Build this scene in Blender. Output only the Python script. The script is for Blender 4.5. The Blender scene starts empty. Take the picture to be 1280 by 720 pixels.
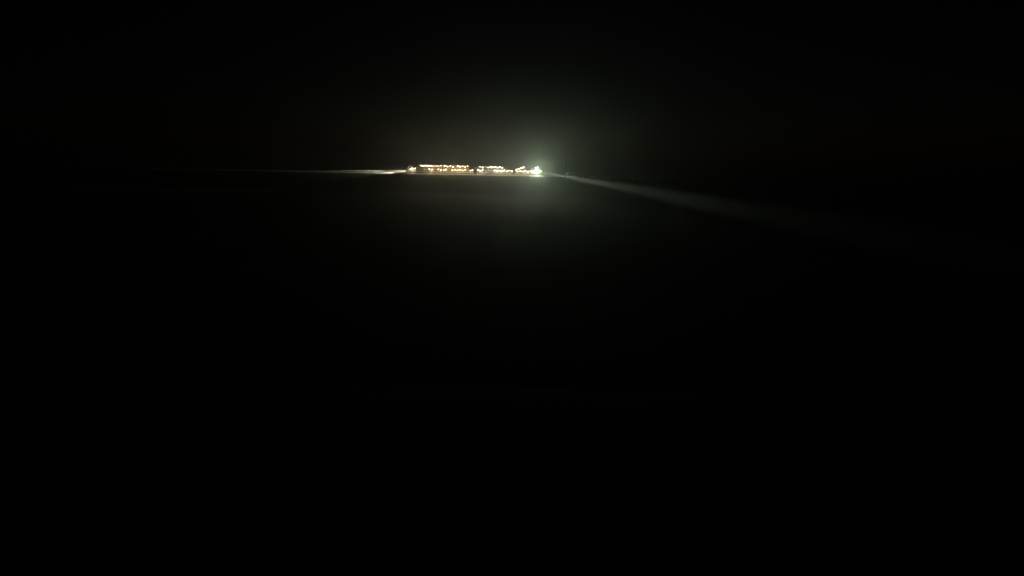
import bpy, bmesh, math, random
from mathutils import Vector, Matrix, Euler, noise

R = math.radians
rnd = random.Random(7)
sc = bpy.context.scene
C = sc.collection

# ------------------------------------------------------------------ helpers
def link(o, parent=None):
    C.objects.link(o)
    if parent is not None:
        o.parent = parent
    return o

def finish(name, bm, m, parent=None, loc=None, rot=None, smooth=False):
    bmesh.ops.recalc_face_normals(bm, faces=bm.faces)
    me = bpy.data.meshes.new(name)
    bm.to_mesh(me); bm.free()
    me.materials.append(m)
    if smooth:
        for p in me.polygons:
            p.use_smooth = True
    o = bpy.data.objects.new(name, me)
    if loc is not None: o.location = loc
    if rot is not None: o.rotation_euler = rot
    return link(o, parent)

def box(bm, x0, x1, y0, y1, z0, z1, bev=0.0, M=None):
    g = bmesh.ops.create_cube(bm, size=1.0)
    vs = g['verts']
    bmesh.ops.scale(bm, vec=(x1-x0, y1-y0, z1-z0), verts=vs)
    bmesh.ops.translate(bm, vec=((x0+x1)/2, (y0+y1)/2, (z0+z1)/2), verts=vs)
    if bev > 0:
        es = list({e for v in vs for e in v.link_edges})
        r = bmesh.ops.bevel(bm, geom=es, offset=bev, segments=2, affect='EDGES')
        vs = list({v for f in r['faces'] for v in f.verts} | {v for v in vs if v.is_valid})
    if M is not None:
        bmesh.ops.transform(bm, matrix=M, verts=vs)

def tube(bm, a, b, r, r2=None, seg=10):
    a, b = Vector(a), Vector(b)
    d = b - a
    M = Matrix.Translation((a+b)/2) @ d.to_track_quat('Z', 'Y').to_matrix().to_4x4()
    bmesh.ops.create_cone(bm, cap_ends=True, segments=seg, radius1=r, radius2=r if r2 is None else r2,
                          depth=d.length, matrix=M)

def prism(bm, pts, y0, y1, bev=0.0):
    """side outline pts (x, z) carried from y0 to y1"""
    a = [bm.verts.new((x, y0, z)) for x, z in pts]
    b = [bm.verts.new((x, y1, z)) for x, z in pts]
    fs = [bm.faces.new(a), bm.faces.new(list(reversed(b)))]
    n = len(pts)
    for i in range(n):
        fs.append(bm.faces.new((a[i], b[i], b[(i+1) % n], a[(i+1) % n])))
    if bev > 0:
        es = list({e for f in fs for e in f.edges})
        bmesh.ops.bevel(bm, geom=es, offset=bev, segments=2, affect='EDGES')

def tag(o, label, cat, group=None, kind=None):
    o['label'] = label; o['category'] = cat
    if group: o['group'] = group
    if kind: o['kind'] = kind
    return o

def empty(name, loc, label, cat, group=None):
    o = bpy.data.objects.new(name, None)
    o.location = loc
    link(o)
    return tag(o, label, cat, group)

# ------------------------------------------------------------------ materials
def mat(name, col, rough=0.6, metal=0.0, col2=None, scale=3.0, bump=0.0, bscale=30.0, spec=None, detail=6):
    m = bpy.data.materials.new(name); m.use_nodes = True
    nt = m.node_tree; n = nt.nodes; l = nt.links
    b = n['Principled BSDF']
    b.inputs['Roughness'].default_value = rough
    b.inputs['Metallic'].default_value = metal
    if spec is not None: b.inputs['Specular IOR Level'].default_value = spec
    tc = n.new('ShaderNodeTexCoord')
    if col2 is None: col2 = tuple(c*0.6 for c in col)
    nz = n.new('ShaderNodeTexNoise'); nz.inputs['Scale'].default_value = scale; nz.inputs['Detail'].default_value = detail
    l.new(tc.outputs['Object'], nz.inputs['Vector'])
    rp = n.new('ShaderNodeValToRGB')
    rp.color_ramp.elements[0].position = 0.35; rp.color_ramp.elements[0].color = (*col2, 1)
    rp.color_ramp.elements[1].position = 0.62; rp.color_ramp.elements[1].color = (*col, 1)
    l.new(nz.outputs['Fac'], rp.inputs['Fac']); l.new(rp.outputs['Color'], b.inputs['Base Color'])
    if bump > 0:
        n2 = n.new('ShaderNodeTexNoise'); n2.inputs['Scale'].default_value = bscale; n2.inputs['Detail'].default_value = 4
        l.new(tc.outputs['Object'], n2.inputs['Vector'])
        bp = n.new('ShaderNodeBump'); bp.inputs['Strength'].default_value = bump; bp.inputs['Distance'].default_value = 0.05
        l.new(n2.outputs['Fac'], bp.inputs['Height']); l.new(bp.outputs['Normal'], b.inputs['Normal'])
    return m

def lit(name, col, strength):
    m = bpy.data.materials.new(name); m.use_nodes = True
    nt = m.node_tree; nt.nodes.clear()
    e = nt.nodes.new('ShaderNodeEmission'); o = nt.nodes.new('ShaderNodeOutputMaterial')
    e.inputs['Color'].default_value = (*col, 1); e.inputs['Strength'].default_value = strength
    nt.links.new(e.outputs[0], o.inputs['Surface'])
    m.cycles.emission_sampling = 'NONE'      # the real lamp objects do the lighting
    return m

M_ochre = mat('ochre_paint', (.42, .29, .10), .5, 0, (.27, .18, .07), .9)
M_cream = mat('cream_paint', (.50, .46, .33), .5, 0, (.34, .30, .20), .9)
M_grey = mat('grey_paint', (.34, .33, .28), .5, 0, (.20, .19, .15), .9)
M_brown = mat('brown_paint', (.36, .24, .12), .5, 0, (.22, .14, .07), .9)
M_pale = mat('pale_green_paint', (.60, .63, .44), .5, 0, (.34, .36, .24), .9)
M_steel = mat('dark_steel', (.06, .055, .05), .55, .4, (.025, .022, .02), 2)
M_wheel = mat('worn_steel', (.22, .20, .18), .4, .8, (.09, .07, .06), 6)
M_rail = mat('rail_steel', (.30, .26, .22), .35, .9, (.12, .08, .05), 2)
M_sleeper = mat('weathered_sleeper', (.10, .08, .06), .9, 0, (.05, .04, .03), 4)
M_ballast = mat('ballast_stone', (.42, .40, .35), .9, 0, (.22, .21, .18), 2.4, .8, 9)
M_glass = mat('dark_glass', (.02, .025, .025), .08, 0, (.015, .02, .02), 1)
M_rubber = mat('black_rubber', (.02, .02, .02), .8)
M_wood = mat('weathered_timber', (.09, .07, .05), .9, 0, (.05, .04, .03), 5, .4, 12)
M_leaf = mat('shrub_leaf', (.07, .075, .03), .7, 0, (.03, .04, .015), 1.5)
M_twig = mat('twig_bark', (.07, .055, .04), .9)
M_yellow = mat('safety_yellow', (.60, .42, .05), .5, 0, (.42, .28, .04), 2)
L_warm = lit('warm_lamp_glass', (1.0, .80, .52), 17)
L_white = lit('white_lamp_glass', (1.0, .90, .70), 24)
L_pink = lit('rosy_lamp_glass', (1.0, .70, .52), 14)
L_dim = lit('dim_lamp_glass', (1.0, .82, .60), 3)
L_head = lit('headlamp_glass', (1.0, 1.0, .82), 60)

# ------------------------------------------------------------------ camera
EYE = 13.0
cam = bpy.data.cameras.new('camera')
cam.sensor_width = 36.0
cam.lens = 22.5
cam.clip_end = 12000
co = bpy.data.objects.new('camera', cam)
pitch = math.atan((360-213.7)/800)
roll = R(1.1)
M = Matrix.Rotation(R(90)-pitch, 4, 'X') @ Matrix.Rotation(roll, 4, 'Z')
co.matrix_world = Matrix.Translation((0, 0, EYE)) @ M
link(co); sc.camera = co

# ------------------------------------------------------------------ world: night sky
w = bpy.data.worlds.new('World'); sc.world = w; w.use_nodes = True
nt = w.node_tree
bg = nt.nodes['Background']
sky = nt.nodes.new('ShaderNodeTexSky'); sky.sky_type = 'NISHITA'; sky.sun_disc = False
sky.sun_elevation = R(-7); sky.sun_rotation = R(10)
nt.links.new(sky.outputs[0], bg.inputs['Color'])
bg.inputs['Strength'].default_value = 0.05
moon = bpy.data.lights.new('moonlight', 'SUN'); moon.energy = 0.0006; moon.angle = R(.5); moon.color = (.8, .9, 1)
mo = bpy.data.objects.new('moonlight', moon); mo.rotation_euler = (R(50), 0, R(160)); link(mo)

# ------------------------------------------------------------------ ground with the railway bank
TY = 345.0          # track centre line
RAIL = 11.3          # rail head height
GRADE = 0.0
def smooth(t): 
    t = max(0, min(1, t)); return t*t*(3-2*t)
def ground_z(x, y):
    r = math.hypot(x*.5, y)
    knoll = 11.4*(1-smooth((r-3)/24.0))
    if y < TY:
        bank = 10.35*(.35*smooth((y-(TY-34))/30.0)+.65*max(0, min(1, (y-(TY-20.2))/16.0)))
    else:
        bank = 10.35*(1-smooth((y-(TY+40))/60.0))
    z = max(knoll, bank)
    n = noise.noise((x*.03, y*.03, 0))*.5 + noise.noise((x*.16, y*.16, 3))*.16
    flat = 1.0 if abs(y-TY) > 5 else .12
    return z + n*flat*(.35 if r < 8 else 1)*min(1, .3+r/60)*.6

def axis(lo, hi, dense):
    out = []; v = lo
    while v < hi:
        out.append(v); v += dense(v)
    out.append(hi); return out
xs = axis(-1400, 1400, lambda v: 2.0 if abs(v) < 130 else (6 if abs(v) < 260 else 60))
ys = axis(-60, 1200, lambda v: 1.0 if -32 < v < 32 else .9 if TY-38 < v < TY+8 else (2.0 if v < TY+60 else (12 if v < 520 else 120)))
bm = bmesh.new()
grid = [[bm.verts.new((x, y, ground_z(x, y))) for x in xs] for y in ys]
for j in range(len(ys)-1):
    for i in range(len(xs)-1):
        bm.faces.new((grid[j][i], grid[j][i+1], grid[j+1][i+1], grid[j+1][i]))
M_ground = mat('damp_field', (.030, .036, .019), .95, 0, (.014, .017, .009), .35, .5, 2.2, .12)
g = finish('ground', bm, M_ground, smooth=True); g['kind'] = 'structure'

# ballast bed
bm = bmesh.new()
prof = [(-3.6, 10.25), (-2.35, 11.02), (2.35, 11.02), (3.6, 10.25)]
prev = None
x = -420.0
while x <= 420:
    row = []
    for (dy, z) in prof:
        j = .06*noise.noise((x*.7, dy*2, 5))
        row.append(bm.verts.new((x, TY+dy+j, z+j)))
    if prev:
        for k in range(3):
            bm.faces.new((prev[k], row[k], row[k+1], prev[k+1]))
    prev = row
    x += 1.2
b = finish('ballast_bed', bm, M_ballast); b['kind'] = 'structure'

# low gravel berm added beyond the track to catch the tail lamp's light
bm = bmesh.new()
prev = None
x = -51.0
while x >= -116:
    t = max(0, (-56-x)/62)
    hh = (1.5*(1-t)**1.1+.35)*smooth((-50-x)/5)
    row = []
    for (dy, z) in ((3.7, -.2), (5.0, hh*.75), (5.9, hh), (7.2, hh*.9), (10.0, -.4)):
        j = .12*noise.noise((x*.5, dy, 9))
        row.append(bm.verts.new((x, TY+dy+j, RAIL-.6+z+j)))
    if prev:
        for k in range(4):
            bm.faces.new((prev[k], row[k], row[k+1], prev[k+1]))
    prev = row
    x -= 1.1
b = finish('light_catch_berm', bm, M_ballast, smooth=True); b['kind'] = 'structure'

track = bpy.data.objects.new('railway_track', None); track.location = (0, TY, 11.0); link(track); track['kind'] = 'structure'
for s in (-1, 1):
    bm = bmesh.new()
    y = s*.755
    box(bm, -420, 420, y-.07, y+.07, .115, .14)
    box(bm, -420, 420, y-.012, y+.012, .14, .26)
    box(bm, -420, 420, y-.036, y+.036, .26, .30, .008)
    finish('rail', bm, M_rail, track)
bm = bmesh.new()
x = -160.0
while x < 160:
    box(bm, x-.125, x+.125, -1.3, 1.3, -.06, .113)
    x += .62
s = finish('sleeper_row', bm, M_sleeper, track); s['kind'] = 'stuff'

# ------------------------------------------------------------------ rail vehicles
def add_light(kind, name, parent, loc, energy, col, radius=.1, aim=None, size=None, blend=1.0):
    L = bpy.data.lights.new(name, kind); L.energy = energy; L.color = col; L.shadow_soft_size = radius
    if kind == 'SPOT':
        L.spot_size = R(size); L.spot_blend = blend
    o = bpy.data.objects.new(name, L); o.location = loc
    if aim is not None:
        o.rotation_euler = Vector(aim).to_track_quat('-Z', 'Y').to_euler()
    return link(o, parent)

K = 345.0/800.0
def PX(px): return (px-640)*K        # photograph column -> metres along the train

LAMPGAIN = 1.0
COLS = {'w': (L_warm, (1, .78, .48), 1.0), 'W': (L_white, (1, .88, .66), 1.15), 'p': (L_pink, (1, .64, .42), .75), 'd': (L_dim, (1, .8, .55), .3)}
def work_lamp(car, x, z, c, tilt=28, jit=.8, size=(.62, .20), energy=60, y=-1.56):
    """a floodlight head on a short bracket, its lens facing the trackside"""
    m, lc, k = COLS[c]
    bm = bmesh.new()
    wd, h = size
    car['n'] = car.get('n', 0)+1
    z += jit*((-.24, .22)[car['n'] % 2]+(.05, -.06, 0)[car['n'] % 3])
    k *= (1.0, .7, 1.15, .85, .6, 1.1)[car['n'] % 6]
    box(bm, -wd/2-.05, wd/2+.05, -.13, .07, -h/2-.05, h/2+.05, .03)
    tube(bm, (0, .04, -h/2), (0, .22, -h/2-.12), .03, seg=8)
    rot = Euler((R(-12), R(-tilt), 0))
    hd = finish('work_lamp', bm, M_steel, car, (x, y, z), rot)
    bm = bmesh.new()
    box(bm, -wd/2, wd/2, -.16, -.132, -h/2, h/2, .01)
    finish('lens', bm, m, hd)
    if z > 2.5:
        add_light('POINT', 'work_light', car, (x, y-1.0, z-.05), energy*.42*k*LAMPGAIN, lc, .12)
    else:
        add_light('POINT', 'work_light', car, (x, y-1.1, z-.5), energy*1.2*k*LAMPGAIN, lc, .12)
    if car['n'] % 3 == 0:
        add_light('SPOT', 'haze_fill', car, (x, y-.3, z), 130*k, lc, .12, (0, -1, .3), 70, 1.0)  # extra spot added to brighten the haze along the train
    return hd

def bogie(car, x, n=2, base=1.9):
    bm = bmesh.new()
    for s in (-1, 1):
        box(bm, x-base/2-.55, x+base/2+.55, s*1.06-.07, s*1.06+.07, .42, .78, .04)
        box(bm, x-.32, x+.32, s*1.06-.1, s*1.06+.1, .28, .86, .04)
        for k in range(n):
            ax = x-base/2+base*k/(n-1)
            box(bm, ax-.17, ax+.17, s*1.16-.09, s*1.16+.09, .32, .62, .04)
    box(bm, x-.3, x+.3, -1.0, 1.0, .5, .8, .03)
    bg_ = finish('bogie', bm, M_steel, car)
    for k in range(n):
        ax = x-base/2+base*k/(n-1)
        for s in (-1, 1):
            b = bmesh.new()
            tube(b, (ax, s*.70, .46), (ax, s*.83, .46), .45, seg=24)
            tube(b, (ax, s*.66, .46), (ax, s*.70, .46), .49, seg=24)
            tube(b, (ax, 0, .46), (ax, s*.9, .46), .09, seg=10)
            finish('wheel', b, M_wheel, bg_)

def underframe(car, x0, x1, m=None):
    bm = bmesh.new()
    box(bm, x0, x1, -1.4, 1.4, .92, 1.16, .03)
    for s in (-1, 1):
        box(bm, x0+.05, x1-.05, s*1.42-.03, s*1.42+.03, .86, 1.20, .01)
    finish('underframe', bm, m or M_steel, car)
    n = max(1, round((x1-x0)/5.0))
    for i in range(n):
        a, b_ = x0+.1+(x1-x0-.2)*i/n, x0+.1+(x1-x0-.2)*(i+1)/n
        bm = bmesh.new()
        box(bm, a+.03, b_-.03, -1.43, -1.39, .2, .84, .012)
        for f in (.12, .88):
            xx = a+(b_-a)*f
            box(bm, xx-.05, xx+.05, -1.47, -1.432, .3, .84, .01)
        finish('spark_shield', bm, M_cream, car)
    for x, d in ((x0, -1), (x1, 1)):
        bm = bmesh.new()
        box(bm, min(x, x+d*.16), max(x, x+d*.16), -.14, .14, .78, 1.02, .02)
        finish('coupler', bm, M_steel, car)

def grinding_carriage(car, x, n=4, span=4.4):
    bm = bmesh.new()
    for s in (-1, 1):
        box(bm, x-span/2, x+span/2, s*.95-.05, s*.95+.05, .40, .54, .02)
        for e in (-1, 1):
            tube(bm, (x+e*(span/2-.15), s*.95, .5), (x+e*(span/2-.15), s*.95, .95), .05)
    gc = finish('grinding_carriage', bm, M_yellow, car)
    for k in range(n):
        gx = x-span/2+span*(k+.5)/n
        for s in (-1, 1):
            b = bmesh.new()
            tube(b, (gx, s*.82, .30), (gx, s*1.0, .82), .19, seg=14)
            tube(b, (gx, s*.765, .06), (gx, s*.82, .30), .14, seg=14)
            finish('grinding_motor', b, M_steel, gc)

def window(car, x, z, wd=.9, h=.7, y=-1.45):
    bm = bmesh.new()
    d = math.copysign(1, y)
    a, b = sorted((y+d*.002, y+d*.035))
    for (p, q, r, s) in ((-wd/2-.07, wd/2+.07, h/2, h/2+.07), (-wd/2-.07, wd/2+.07, -h/2-.07, -h/2), (-wd/2-.07, -wd/2, -h/2, h/2), (wd/2, wd/2+.07, -h/2, h/2)):
        box(bm, x+p, x+q, a, b, z+r, z+s)
    wf = finish('window', bm, M_steel, car)
    bm = bmesh.new()
    a, b = sorted((y+d*.003, y+d*.018))
    box(bm, x-wd/2, x+wd/2, a, b, z-h/2, z+h/2)
    finish('pane', bm, M_glass, wf)

def door(car, x, z0, m, wd=.75, h=1.95, y=-1.45):
    bm = bmesh.new()
    box(bm, x-wd/2, x+wd/2, y-.04, y-.003, z0, z0+h, .01)
    dr = finish('door', bm, m, car)
    bm = bmesh.new()
    tube(bm, (x+wd/2-.1, y-.085, z0+.85), (x+wd/2-.1, y-.085, z0+1.1), .015)
    for z in (z0+.86, z0+1.09):
        tube(bm, (x+wd/2-.1, y-.085, z), (x+wd/2-.1, y-.03, z), .012)
    finish('handle', bm, M_wheel, dr)

def louvre(car, x, z, wd=1.3, h=.8, y=-1.45):
    bm = bmesh.new()
    box(bm, x-wd/2, x+wd/2, y-.02, y-.003, z-h/2, z+h/2)
    n = int(h/.1)
    for i in range(n):
        zz = z-h/2+.05+i*.1
        box(bm, x-wd/2+.04, x+wd/2-.04, y-.055, y-.022, zz-.02, zz+.015)
    finish('louvre_panel', bm, M_steel, car)

def ladder(car, x, z0, z1, y=-1.5):
    bm = bmesh.new()
    for s in (-.2, .2):
        tube(bm, (x+s, y, z0), (x+s, y, z1), .02, seg=8)
    z = z0+.12
    while z < z1:
        tube(bm, (x-.2, y, z), (x+.2, y, z), .015, seg=8); z += .3
    finish('ladder', bm, M_yellow, car)

def handrail(car, x0, x1, z0, h=1.0, ys=(-1.36, 1.36)):
    for y in ys:
        bm = bmesh.new()
        tube(bm, (x0, y, z0+h), (x1, y, z0+h), .024, seg=8)
        tube(bm, (x0, y, z0+h*.55), (x1, y, z0+h*.55), .018, seg=8)
        n = max(2, int((x1-x0)/1.2)+1)
        for i in range(n):
            xx = x0+(x1-x0)*i/(n-1)
            tube(bm, (xx, y, z0), (xx, y, z0+h), .024, seg=8)
        finish('handrail', bm, M_yellow, car)

def shell(car, name, pts, m, wdt=1.45, bev=.06):
    bm = bmesh.new()
    prism(bm, pts, -wdt, wdt, bev)
    return finish(name, bm, m, car)

def roof(car, x0, x1, z, m=None, wdt=1.5, rise=.28):
    """shallow arched roof skin over a house body"""
    bm = bmesh.new()
    n = 8; ends = []
    for x in (x0, x1):
        top = [bm.verts.new((x, -wdt+2*wdt*i/n, z+.005+rise*math.sin(math.pi*i/n)**.8)) for i in range(n+1)]
        bot = [bm.verts.new((x, -wdt+2*wdt*i/n, z-.05 if i in (0, n) else z-.01)) for i in range(n+1)]
        ends.append((top, bot))
    (t0, b0), (t1, b1) = ends
    for i in range(n):
        bm.faces.new((t0[i], t0[i+1], t1[i+1], t1[i]))
        bm.faces.new((b0[i], b1[i], b1[i+1], b0[i+1]))
        bm.faces.new((t0[i], b0[i], b0[i+1], t0[i+1]))
        bm.faces.new((t1[i], t1[i+1], b1[i+1], b1[i]))
    bm.faces.new((t0[0], t1[0], b1[0], b0[0])); bm.faces.new((t0[n], b0[n], b1[n], t1[n]))
    return finish('roof', bm, m or M_steel, car)

def exhaust(car, rf, x, z):
    bm = bmesh.new()
    tube(bm, (x, .2, z), (x, .2, z+.45), .13, seg=14)
    tube(bm, (x, .2, z+.45), (x, .2, z+.55), .16, seg=14)
    finish('exhaust_stack', bm, M_steel, rf)

def car_at(px0, px1, label):
    xc = (PX(px0)+PX(px1))/2
    e = empty('rail_grinder_car', (xc, TY, RAIL), label, 'rail car', 'cars of the rail grinding train')
    half = (PX(px1)-PX(px0))/2
    return e, half, (lambda px: PX(px)-xc)

ZU, ZL = 3.45, 1.62      # the two rows of work lamps
def box_body(car, x0, x1, z0, z1, m, name='body'):
    return shell(car, name, [(x0, z0), (x1, z0), (x1, z1), (x0, z1)], m)

# --- tail wagon: low deck with a rounded hood
c, h, q = car_at(507, 520.4, 'short pale low wagon with rounded hood at the tail of the train')
underframe(c, -h+.16, h-.16, M_grey)
bogie(c, 0, 2, 2.6)
pts = [(q(508.2), 1.17), (q(519.6), 1.17), (q(519.4), 1.9), (q(516.5), 2.1)]
for i in range(7):
    a = math.pi*i/6
    pts.append((q(512.6)+1.55*math.cos(a), 2.15+1.45*math.sin(a)))
pts.append((q(508.3), 1.8))
hood = shell(c, 'hood', pts, M_pale, 1.3, .04)
window(c, q(512.6), 2.75, .7, .5, -1.3)
handrail(c, q(516.8), q(519.6), 1.9, .7)
for px, z, k in ((513.2, 1.75, 'W'), (515.4, 2.0, 'W'), (518.6, 2.05, 'w')):
    work_lamp(c, q(px), z, k, energy=70, y=-1.42, jit=.2)
# rearward lamp over the track
bm = bmesh.new(); box(bm, -.1, .05, -.3, .3, -.16, .16, .03)
tl = finish('tail_lamp', bm, M_steel, c, (-h-.02, -.9, 1.55))
bm = bmesh.new(); box(bm, -.14, -.102, -.25, .25, -.12, .12, .01); finish('lens', bm, L_white, tl)
add_light('SPOT', 'tail_light', c, (-h-.3, -1.2, 2.2), 120000, (1, .95, .76), .15, (-1, .04, -.13), 54, 1.0)
add_light('SPOT', 'tail_fill', c, (-h-.25, .2, 2.0), 9000, (1, .95, .76), .15, (-1, .45, -.25), 140, 1.0)  # added fill, brightens the gravel close behind the wagon

# --- two ochre generator cars
def house_car(px0, px1, body1, label, m, up, low, deck=None):
    c, h, q = car_at(px0, px1, label)
    underframe(c, -h+.16, h-.16)
    bogie(c, -h+2.0); bogie(c, h-2.0)
    grinding_carriage(c, 0, 4, min(4.4, 2*h-8.2))
    x0, x1 = -h+.3, (q(body1) if body1 else h-.3)
    bd = box_body(c, x0, x1, 1.2, 3.95, m)
    rf = roof(c, x0-.05, x1+.05, 3.96)
    n = int((x1-x0)/3.2)
    for i in range(n):
        x = x0+(x1-x0)*(i+.5)/n
        exhaust(c, rf, x, 4.15)
        if i % 2: window(c, x, 2.75)
        else: louvre(c, x, 2.6)
    door(c, x0+.75, 1.25, m); ladder(c, x1-.35, 1.0, 4.0)
    if body1:
        handrail(c, x1+.1, h-.25, 1.17, 1.0)
        bm = bmesh.new(); tube(bm, ((x1+h)/2-.1, -.9, 1.7), ((x1+h)/2-.1, .9, 1.7), .5, seg=20)
        finish('hose_reel', bm, M_steel, c)
    for px, k in up: work_lamp(c, q(px), ZU, k)
    for px, k in low: work_lamp(c, q(px), ZL, k, energy=70)
    return c, h, q

house_car(521.2, 552, None, 'ochre rail grinder car with pale yellow upper lamps next to the low tail wagon', M_ochre,
          [(526.4, 'W'), (529.0, 'W'), (532.4, 'W'), (535.0, 'W'), (538.4, 'W'), (541.0, 'p'), (544.6, 'p'), (547.2, 'p'), (550.4, 'p')],
          [(530.5, 'd'), (536.2, 'w'), (539.6, 'W'), (547.2, 'w'), (550.4, 'w')])
house_car(552.6, 591, 585, 'ochre rail grinder car with an open end platform facing the dark gap', M_ochre,
          [(554.8, 'W'), (558.0, 'W'), (562.0, 'w'), (565.2, 'W'), (570.8, 'W'), (573.8, 'W'), (576.8, 'p'), (579.8, 'w'), (582.8, 'p')],
          [(553.6, 'w'), (556.4, 'w'), (564.0, 'w'), (567.2, 'w'), (570.4, 'w'), (573.6, 'w'), (576.8, 'w'), (580.2, 'w'), (586.4, 'w'), (588.8, 'W')])

# --- grey car: long house then a low open deck
c, h, q = car_at(593.4, 640.2, 'grey rail grinder car with white upper lamps on its taller rear half')
underframe(c, -h+.16, h-.16)
bogie(c, -h+2.2); bogie(c, h-2.2)
grinding_carriage(c, -2.4, 4, 4.2); grinding_carriage(c, 2.8, 4, 4.2)
x0, x1 = -h+.3, q(627)
box_body(c, x0, x1, 1.2, 3.75, M_grey)
rf = roof(c, x0-.05, x1+.05, 3.76)
for i in range(4):
    x = x0+(x1-x0)*(i+.5)/4
    exhaust(c, rf, x, 3.95)
    (window if i in (0, 3) else louvre)(c, x, 2.6)
door(c, x0+.7, 1.25, M_brown)
ladder(c, x1-.3, 1.0, 3.8)
shell(c, 'engine_hood', [(x1+.5, 1.2), (q(638), 1.2), (q(638), 2.15), (q(636.8), 2.35), (x1+.5, 2.35)], M_brown, 1.0, .05)
handrail(c, x1+.15, h-.25, 1.17, .95)
for px, k in ((598.0, 'p'), (601.2, 'W'), (604.8, 'd'), (607.8, 'w'), (610.8, 'W'), (613.8, 'W'), (616.8, 'W'), (619.6, 'W'), (622.4, 'W'), (625.4, 'W')):
    work_lamp(c, q(px), ZU, k)
for px, k in ((596.0, 'W'), (598.6, 'W'), (601.0, 'W'), (605.6, 'd'), (608.6, 'd'), (612.0, 'd'), (616.0, 'W'), (618.8, 'W'), (621.8, 'w'), (624.4, 'W'), (627.8, 'W'), (631.0, 'W'), (634.0, 'p'), (637.2, 'W')):
    work_lamp(c, q(px), ZL, k, energy=70)

# --- leading control car
c, h, q = car_at(641, 672.9, 'leading control car with sloping rear hood and blazing headlamp')
underframe(c, -h+.16, h-.16)
bogie(c, -h+2.0); bogie(c, h-2.2)
grinding_carriage(c, -.4, 4, 4.2)
shell(c, 'sloped_hood', [(-h+.3, 1.2), (q(653.5), 1.2), (q(653.5), 3.55), (q(651), 3.55), (q(642.2), 2.3), (-h+.3, 2.2)], M_brown, 1.3)
shell(c, 'engine_hood', [(q(653.8), 1.2), (q(662), 1.2), (q(662), 2.4), (q(653.8), 2.4)], M_grey, 1.05)
shell(c, 'cab', [(q(662.2), 1.2), (q(672.5), 1.2), (q(672.6), 2.3), (q(671.2), 3.5), (q(662.2), 3.5)], M_grey, 1.4, .09)
rf = roof(c, q(662.0), q(671.4), 3.52, None, 1.45, .2)
window(c, q(669.6), 3.12, 1.0, .4, -1.4); window(c, q(666.6), 3.12, 1.0, .4, -1.4)
door(c, q(664.2), 1.25, M_brown, y=-1.4)
# windscreen on the raked front
bm = bmesh.new()
dx, dz = q(671.2)-q(672.6), 1.2
for s in (-1, 1):
    vs = []
    for (u, yy) in ((.12, .1), (.12, 1.2), (.88, 1.2), (.88, .1)):
        vs.append(bm.verts.new((q(672.6)+dx*u+.02, s*yy, 2.3+dz*u+.01)))
    f = bm.faces.new(vs)
    e = bmesh.ops.extrude_face_region(bm, geom=[f])
    bmesh.ops.translate(bm, vec=(.03, 0, .016), verts=[v for v in e['geom'] if isinstance(v, bmesh.types.BMVert)])
finish('windscreen', bm, M_glass, c)
handrail(c, q(653.9), q(661.8), 1.17, .95)
for px, z, k in ((642.6, 2.35, 'W'), (645.0, 2.7, 'w'), (647.4, 3.05, 'w'), (649.6, 3.38, 'W'), (651.6, 3.68, 'W')):
    work_lamp(c, q(px), z, k, energy=30, y=-1.44, jit=0)
for px, k in ((644.0, 'w'), (647.4, 'w'), (650.6, 'w'), (653.4, 'W'), (656.6, 'W'), (660.0, 'W')):
    work_lamp(c, q(px), ZL, k, energy=60)
for px in (666.0, 668.6):
    work_lamp(c, q(px), 3.75, 'W', energy=60, y=-1.3)
def head(x, y, z, rad, aim):
    bm = bmesh.new()
    tube(bm, (0, 0, -.16), (0, 0, .02), rad+.06, seg=20)
    rot = Vector(aim).to_track_quat('Z', 'Y').to_euler()
    hd = finish('headlamp', bm, M_steel, c, (x, y, z), rot)
    bm = bmesh.new(); tube(bm, (0, 0, .022), (0, 0, .06), rad, seg=20)
    finish('lens', bm, L_head, hd)
# flank heads added to widen the headlight's bright core, and the front pair
for px in (662.8, 664.9, 667.0, 669.0):
    head(q(px), -1.6, 1.55, .5, (.25, -1, -.08))
for px in (667.2, 669.2):
    head(q(px), -1.6, 2.4, .26, (.25, -1, -.08))
for y in (-.75, .75):
    head(h+.02, y, 1.75, .15, (1, -.1, -.03))
HEADCOL = (.80, 1.0, .72)
lampx = q(668.4)
# broad flood on the cab flank
add_light('SPOT', 'flood_light', c, (lampx, -2.0, 1.8), 13500, HEADCOL, .3, (-.05, -1, .2), 66, 1.0)
# narrow beam added across the field, imitating a lens flare streak
wl = Vector((PX(668.4), TY-2.0, RAIL+1.8))
target = Vector((39, 165, 7.6))
add_light('SPOT', 'flare_beam', c, (lampx, -2.0, 1.8), 1300000, HEADCOL, .2, target-wl, 1.4, 1.0)
add_light('POINT', 'bank_fill', c, (lampx, -3.2, 1.7), 700, HEADCOL, .3)  # added fill in open air, brightens ballast and cab side
# along the track ahead
add_light('SPOT', 'ahead_light', c, (h+.3, -1.0, 1.9), 20000, (1, 1, .82), .2, (1, .34, -.04), 66, 1.0)

for o_ in C.objects:
    if 'n' in o_: del o_['n']

# ------------------------------------------------------------------ lineside pole and shrubs
px = PX(703.2); y = TY-6.0
gz = ground_z(px, y)
pole = empty('lineside_pole', (px*(y/TY), y, gz-.2), 'slender dark timber pole standing beside the track ahead of the train', 'pole')
bm = bmesh.new(); tube(bm, (0, 0, 0), (0, 0, 10.6), .27, .19, 12); finish('pole_shaft', bm, M_wood, pole)
bm = bmesh.new(); tube(bm, (0, 0, 10.6), (0, 0, 10.72), .22, .06, 12); finish('pole_cap', bm, M_steel, pole)
bm = bmesh.new(); box(bm, -.3, .3, -.56, -.25, 2.2, 3.2, .03); finish('equipment_box', bm, M_steel, pole)

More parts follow.
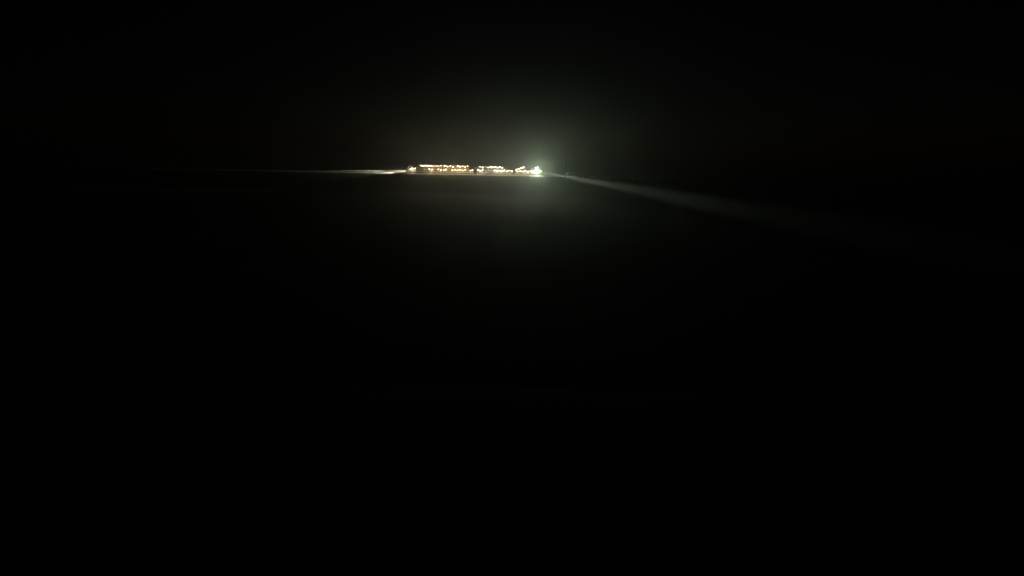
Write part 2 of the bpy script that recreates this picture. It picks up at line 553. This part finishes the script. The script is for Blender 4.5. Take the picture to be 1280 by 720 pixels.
def shrub(loc, wd, ht, label, group, n=420):
    r = random.Random(int(loc[0]*31+loc[1]))
    e = empty('shrub', loc, label, 'shrub', group)
    bm = bmesh.new()
    lobes = [(Vector((r.uniform(-.5, .5)*wd, r.uniform(-.4, .4)*wd, ht*r.uniform(.35, .72))), r.uniform(.24, .42)*min(wd, ht)) for _ in range(7)]
    for _ in range(n):
        cc, rr = r.choice(lobes)
        d = Vector((r.gauss(0, 1), r.gauss(0, 1), r.gauss(0, 1))).normalized()*rr*r.uniform(.5, 1.08)
        p = cc+d
        p.z = max(.05, p.z)
        s = r.uniform(.10, .22)
        a = Euler((r.uniform(0, 6.3), r.uniform(0, 6.3), r.uniform(0, 6.3))).to_matrix()
        vs = [bm.verts.new(p+a @ Vector(v)*s) for v in ((-1, -.5, 0), (0, -.62, .15), (1, 0, 0), (0, .62, .15), (-1, .5, 0))]
        bm.faces.new(vs)
    finish('foliage', bm, M_leaf, e)
    bm = bmesh.new()
    for cc, rr in lobes[:5]:
        tube(bm, (r.uniform(-.12, .12), r.uniform(-.12, .12), -.1), cc, .05, .015, 6)
    finish('stem', bm, M_twig, e)
    return e

for pxl, wd, ht, lab in ((707, 2.6, 3.4, 'tall olive shrub lit from the train right behind the pole'),
                         (711.5, 2.4, 4.0, 'tallest olive shrub on the far side of the track beyond the pole'),
                         (716.5, 2.4, 3.1, 'low olive shrub at the right end of the lit bushes')):
    yy = TY+8.5
    xx = (pxl-640)/800*yy
    shrub((xx, yy, ground_z(xx, yy)-.1), wd, ht, lab, 'lit shrubs beyond the track')
px_ = 722.0
while px_ < 1000:
    yy = TY-5.5+rnd.uniform(-1.2, 1.2)
    xx = (px_-640)/800*yy
    wd = rnd.uniform(2.2, 3.6)
    shrub((xx, yy, ground_z(xx, yy)-.15), wd, rnd.uniform(1.5, 2.3), 'low dark shrub in the hedge along the bank right of the train', 'dark shrubs along the bank', 260)
    px_ += rnd.uniform(5.5, 8.5)

# ------------------------------------------------------------------ night haze
bm = bmesh.new()
box(bm, -1420, 1420, -80, 1230, -2.0, 31.0)
m = bpy.data.materials.new('night_haze'); m.use_nodes = True
nt = m.node_tree; nt.nodes.clear()
v = nt.nodes.new('ShaderNodeVolumePrincipled'); o = nt.nodes.new('ShaderNodeOutputMaterial')
v.inputs['Color'].default_value = (.9, .95, .9, 1)
v.inputs['Density'].default_value = 0.0012
v.inputs['Anisotropy'].default_value = 0.85
nt.links.new(v.outputs[0], o.inputs['Volume'])
hz = finish('haze', bm, m); hz['kind'] = 'stuff'

# ------------------------------------------------------------------ render settings
sc.view_settings.view_transform = 'Standard'
sc.view_settings.look = 'None'
sc.view_settings.exposure = 0.0
sc.view_settings.gamma = 1.0
sc.cycles.max_bounces = 4
sc.cycles.diffuse_bounces = 2
sc.cycles.volume_bounces = 0
sc.cycles.sample_clamp_indirect = 2.0
sc.cycles.use_denoising = True
sc.cycles.use_light_tree = True
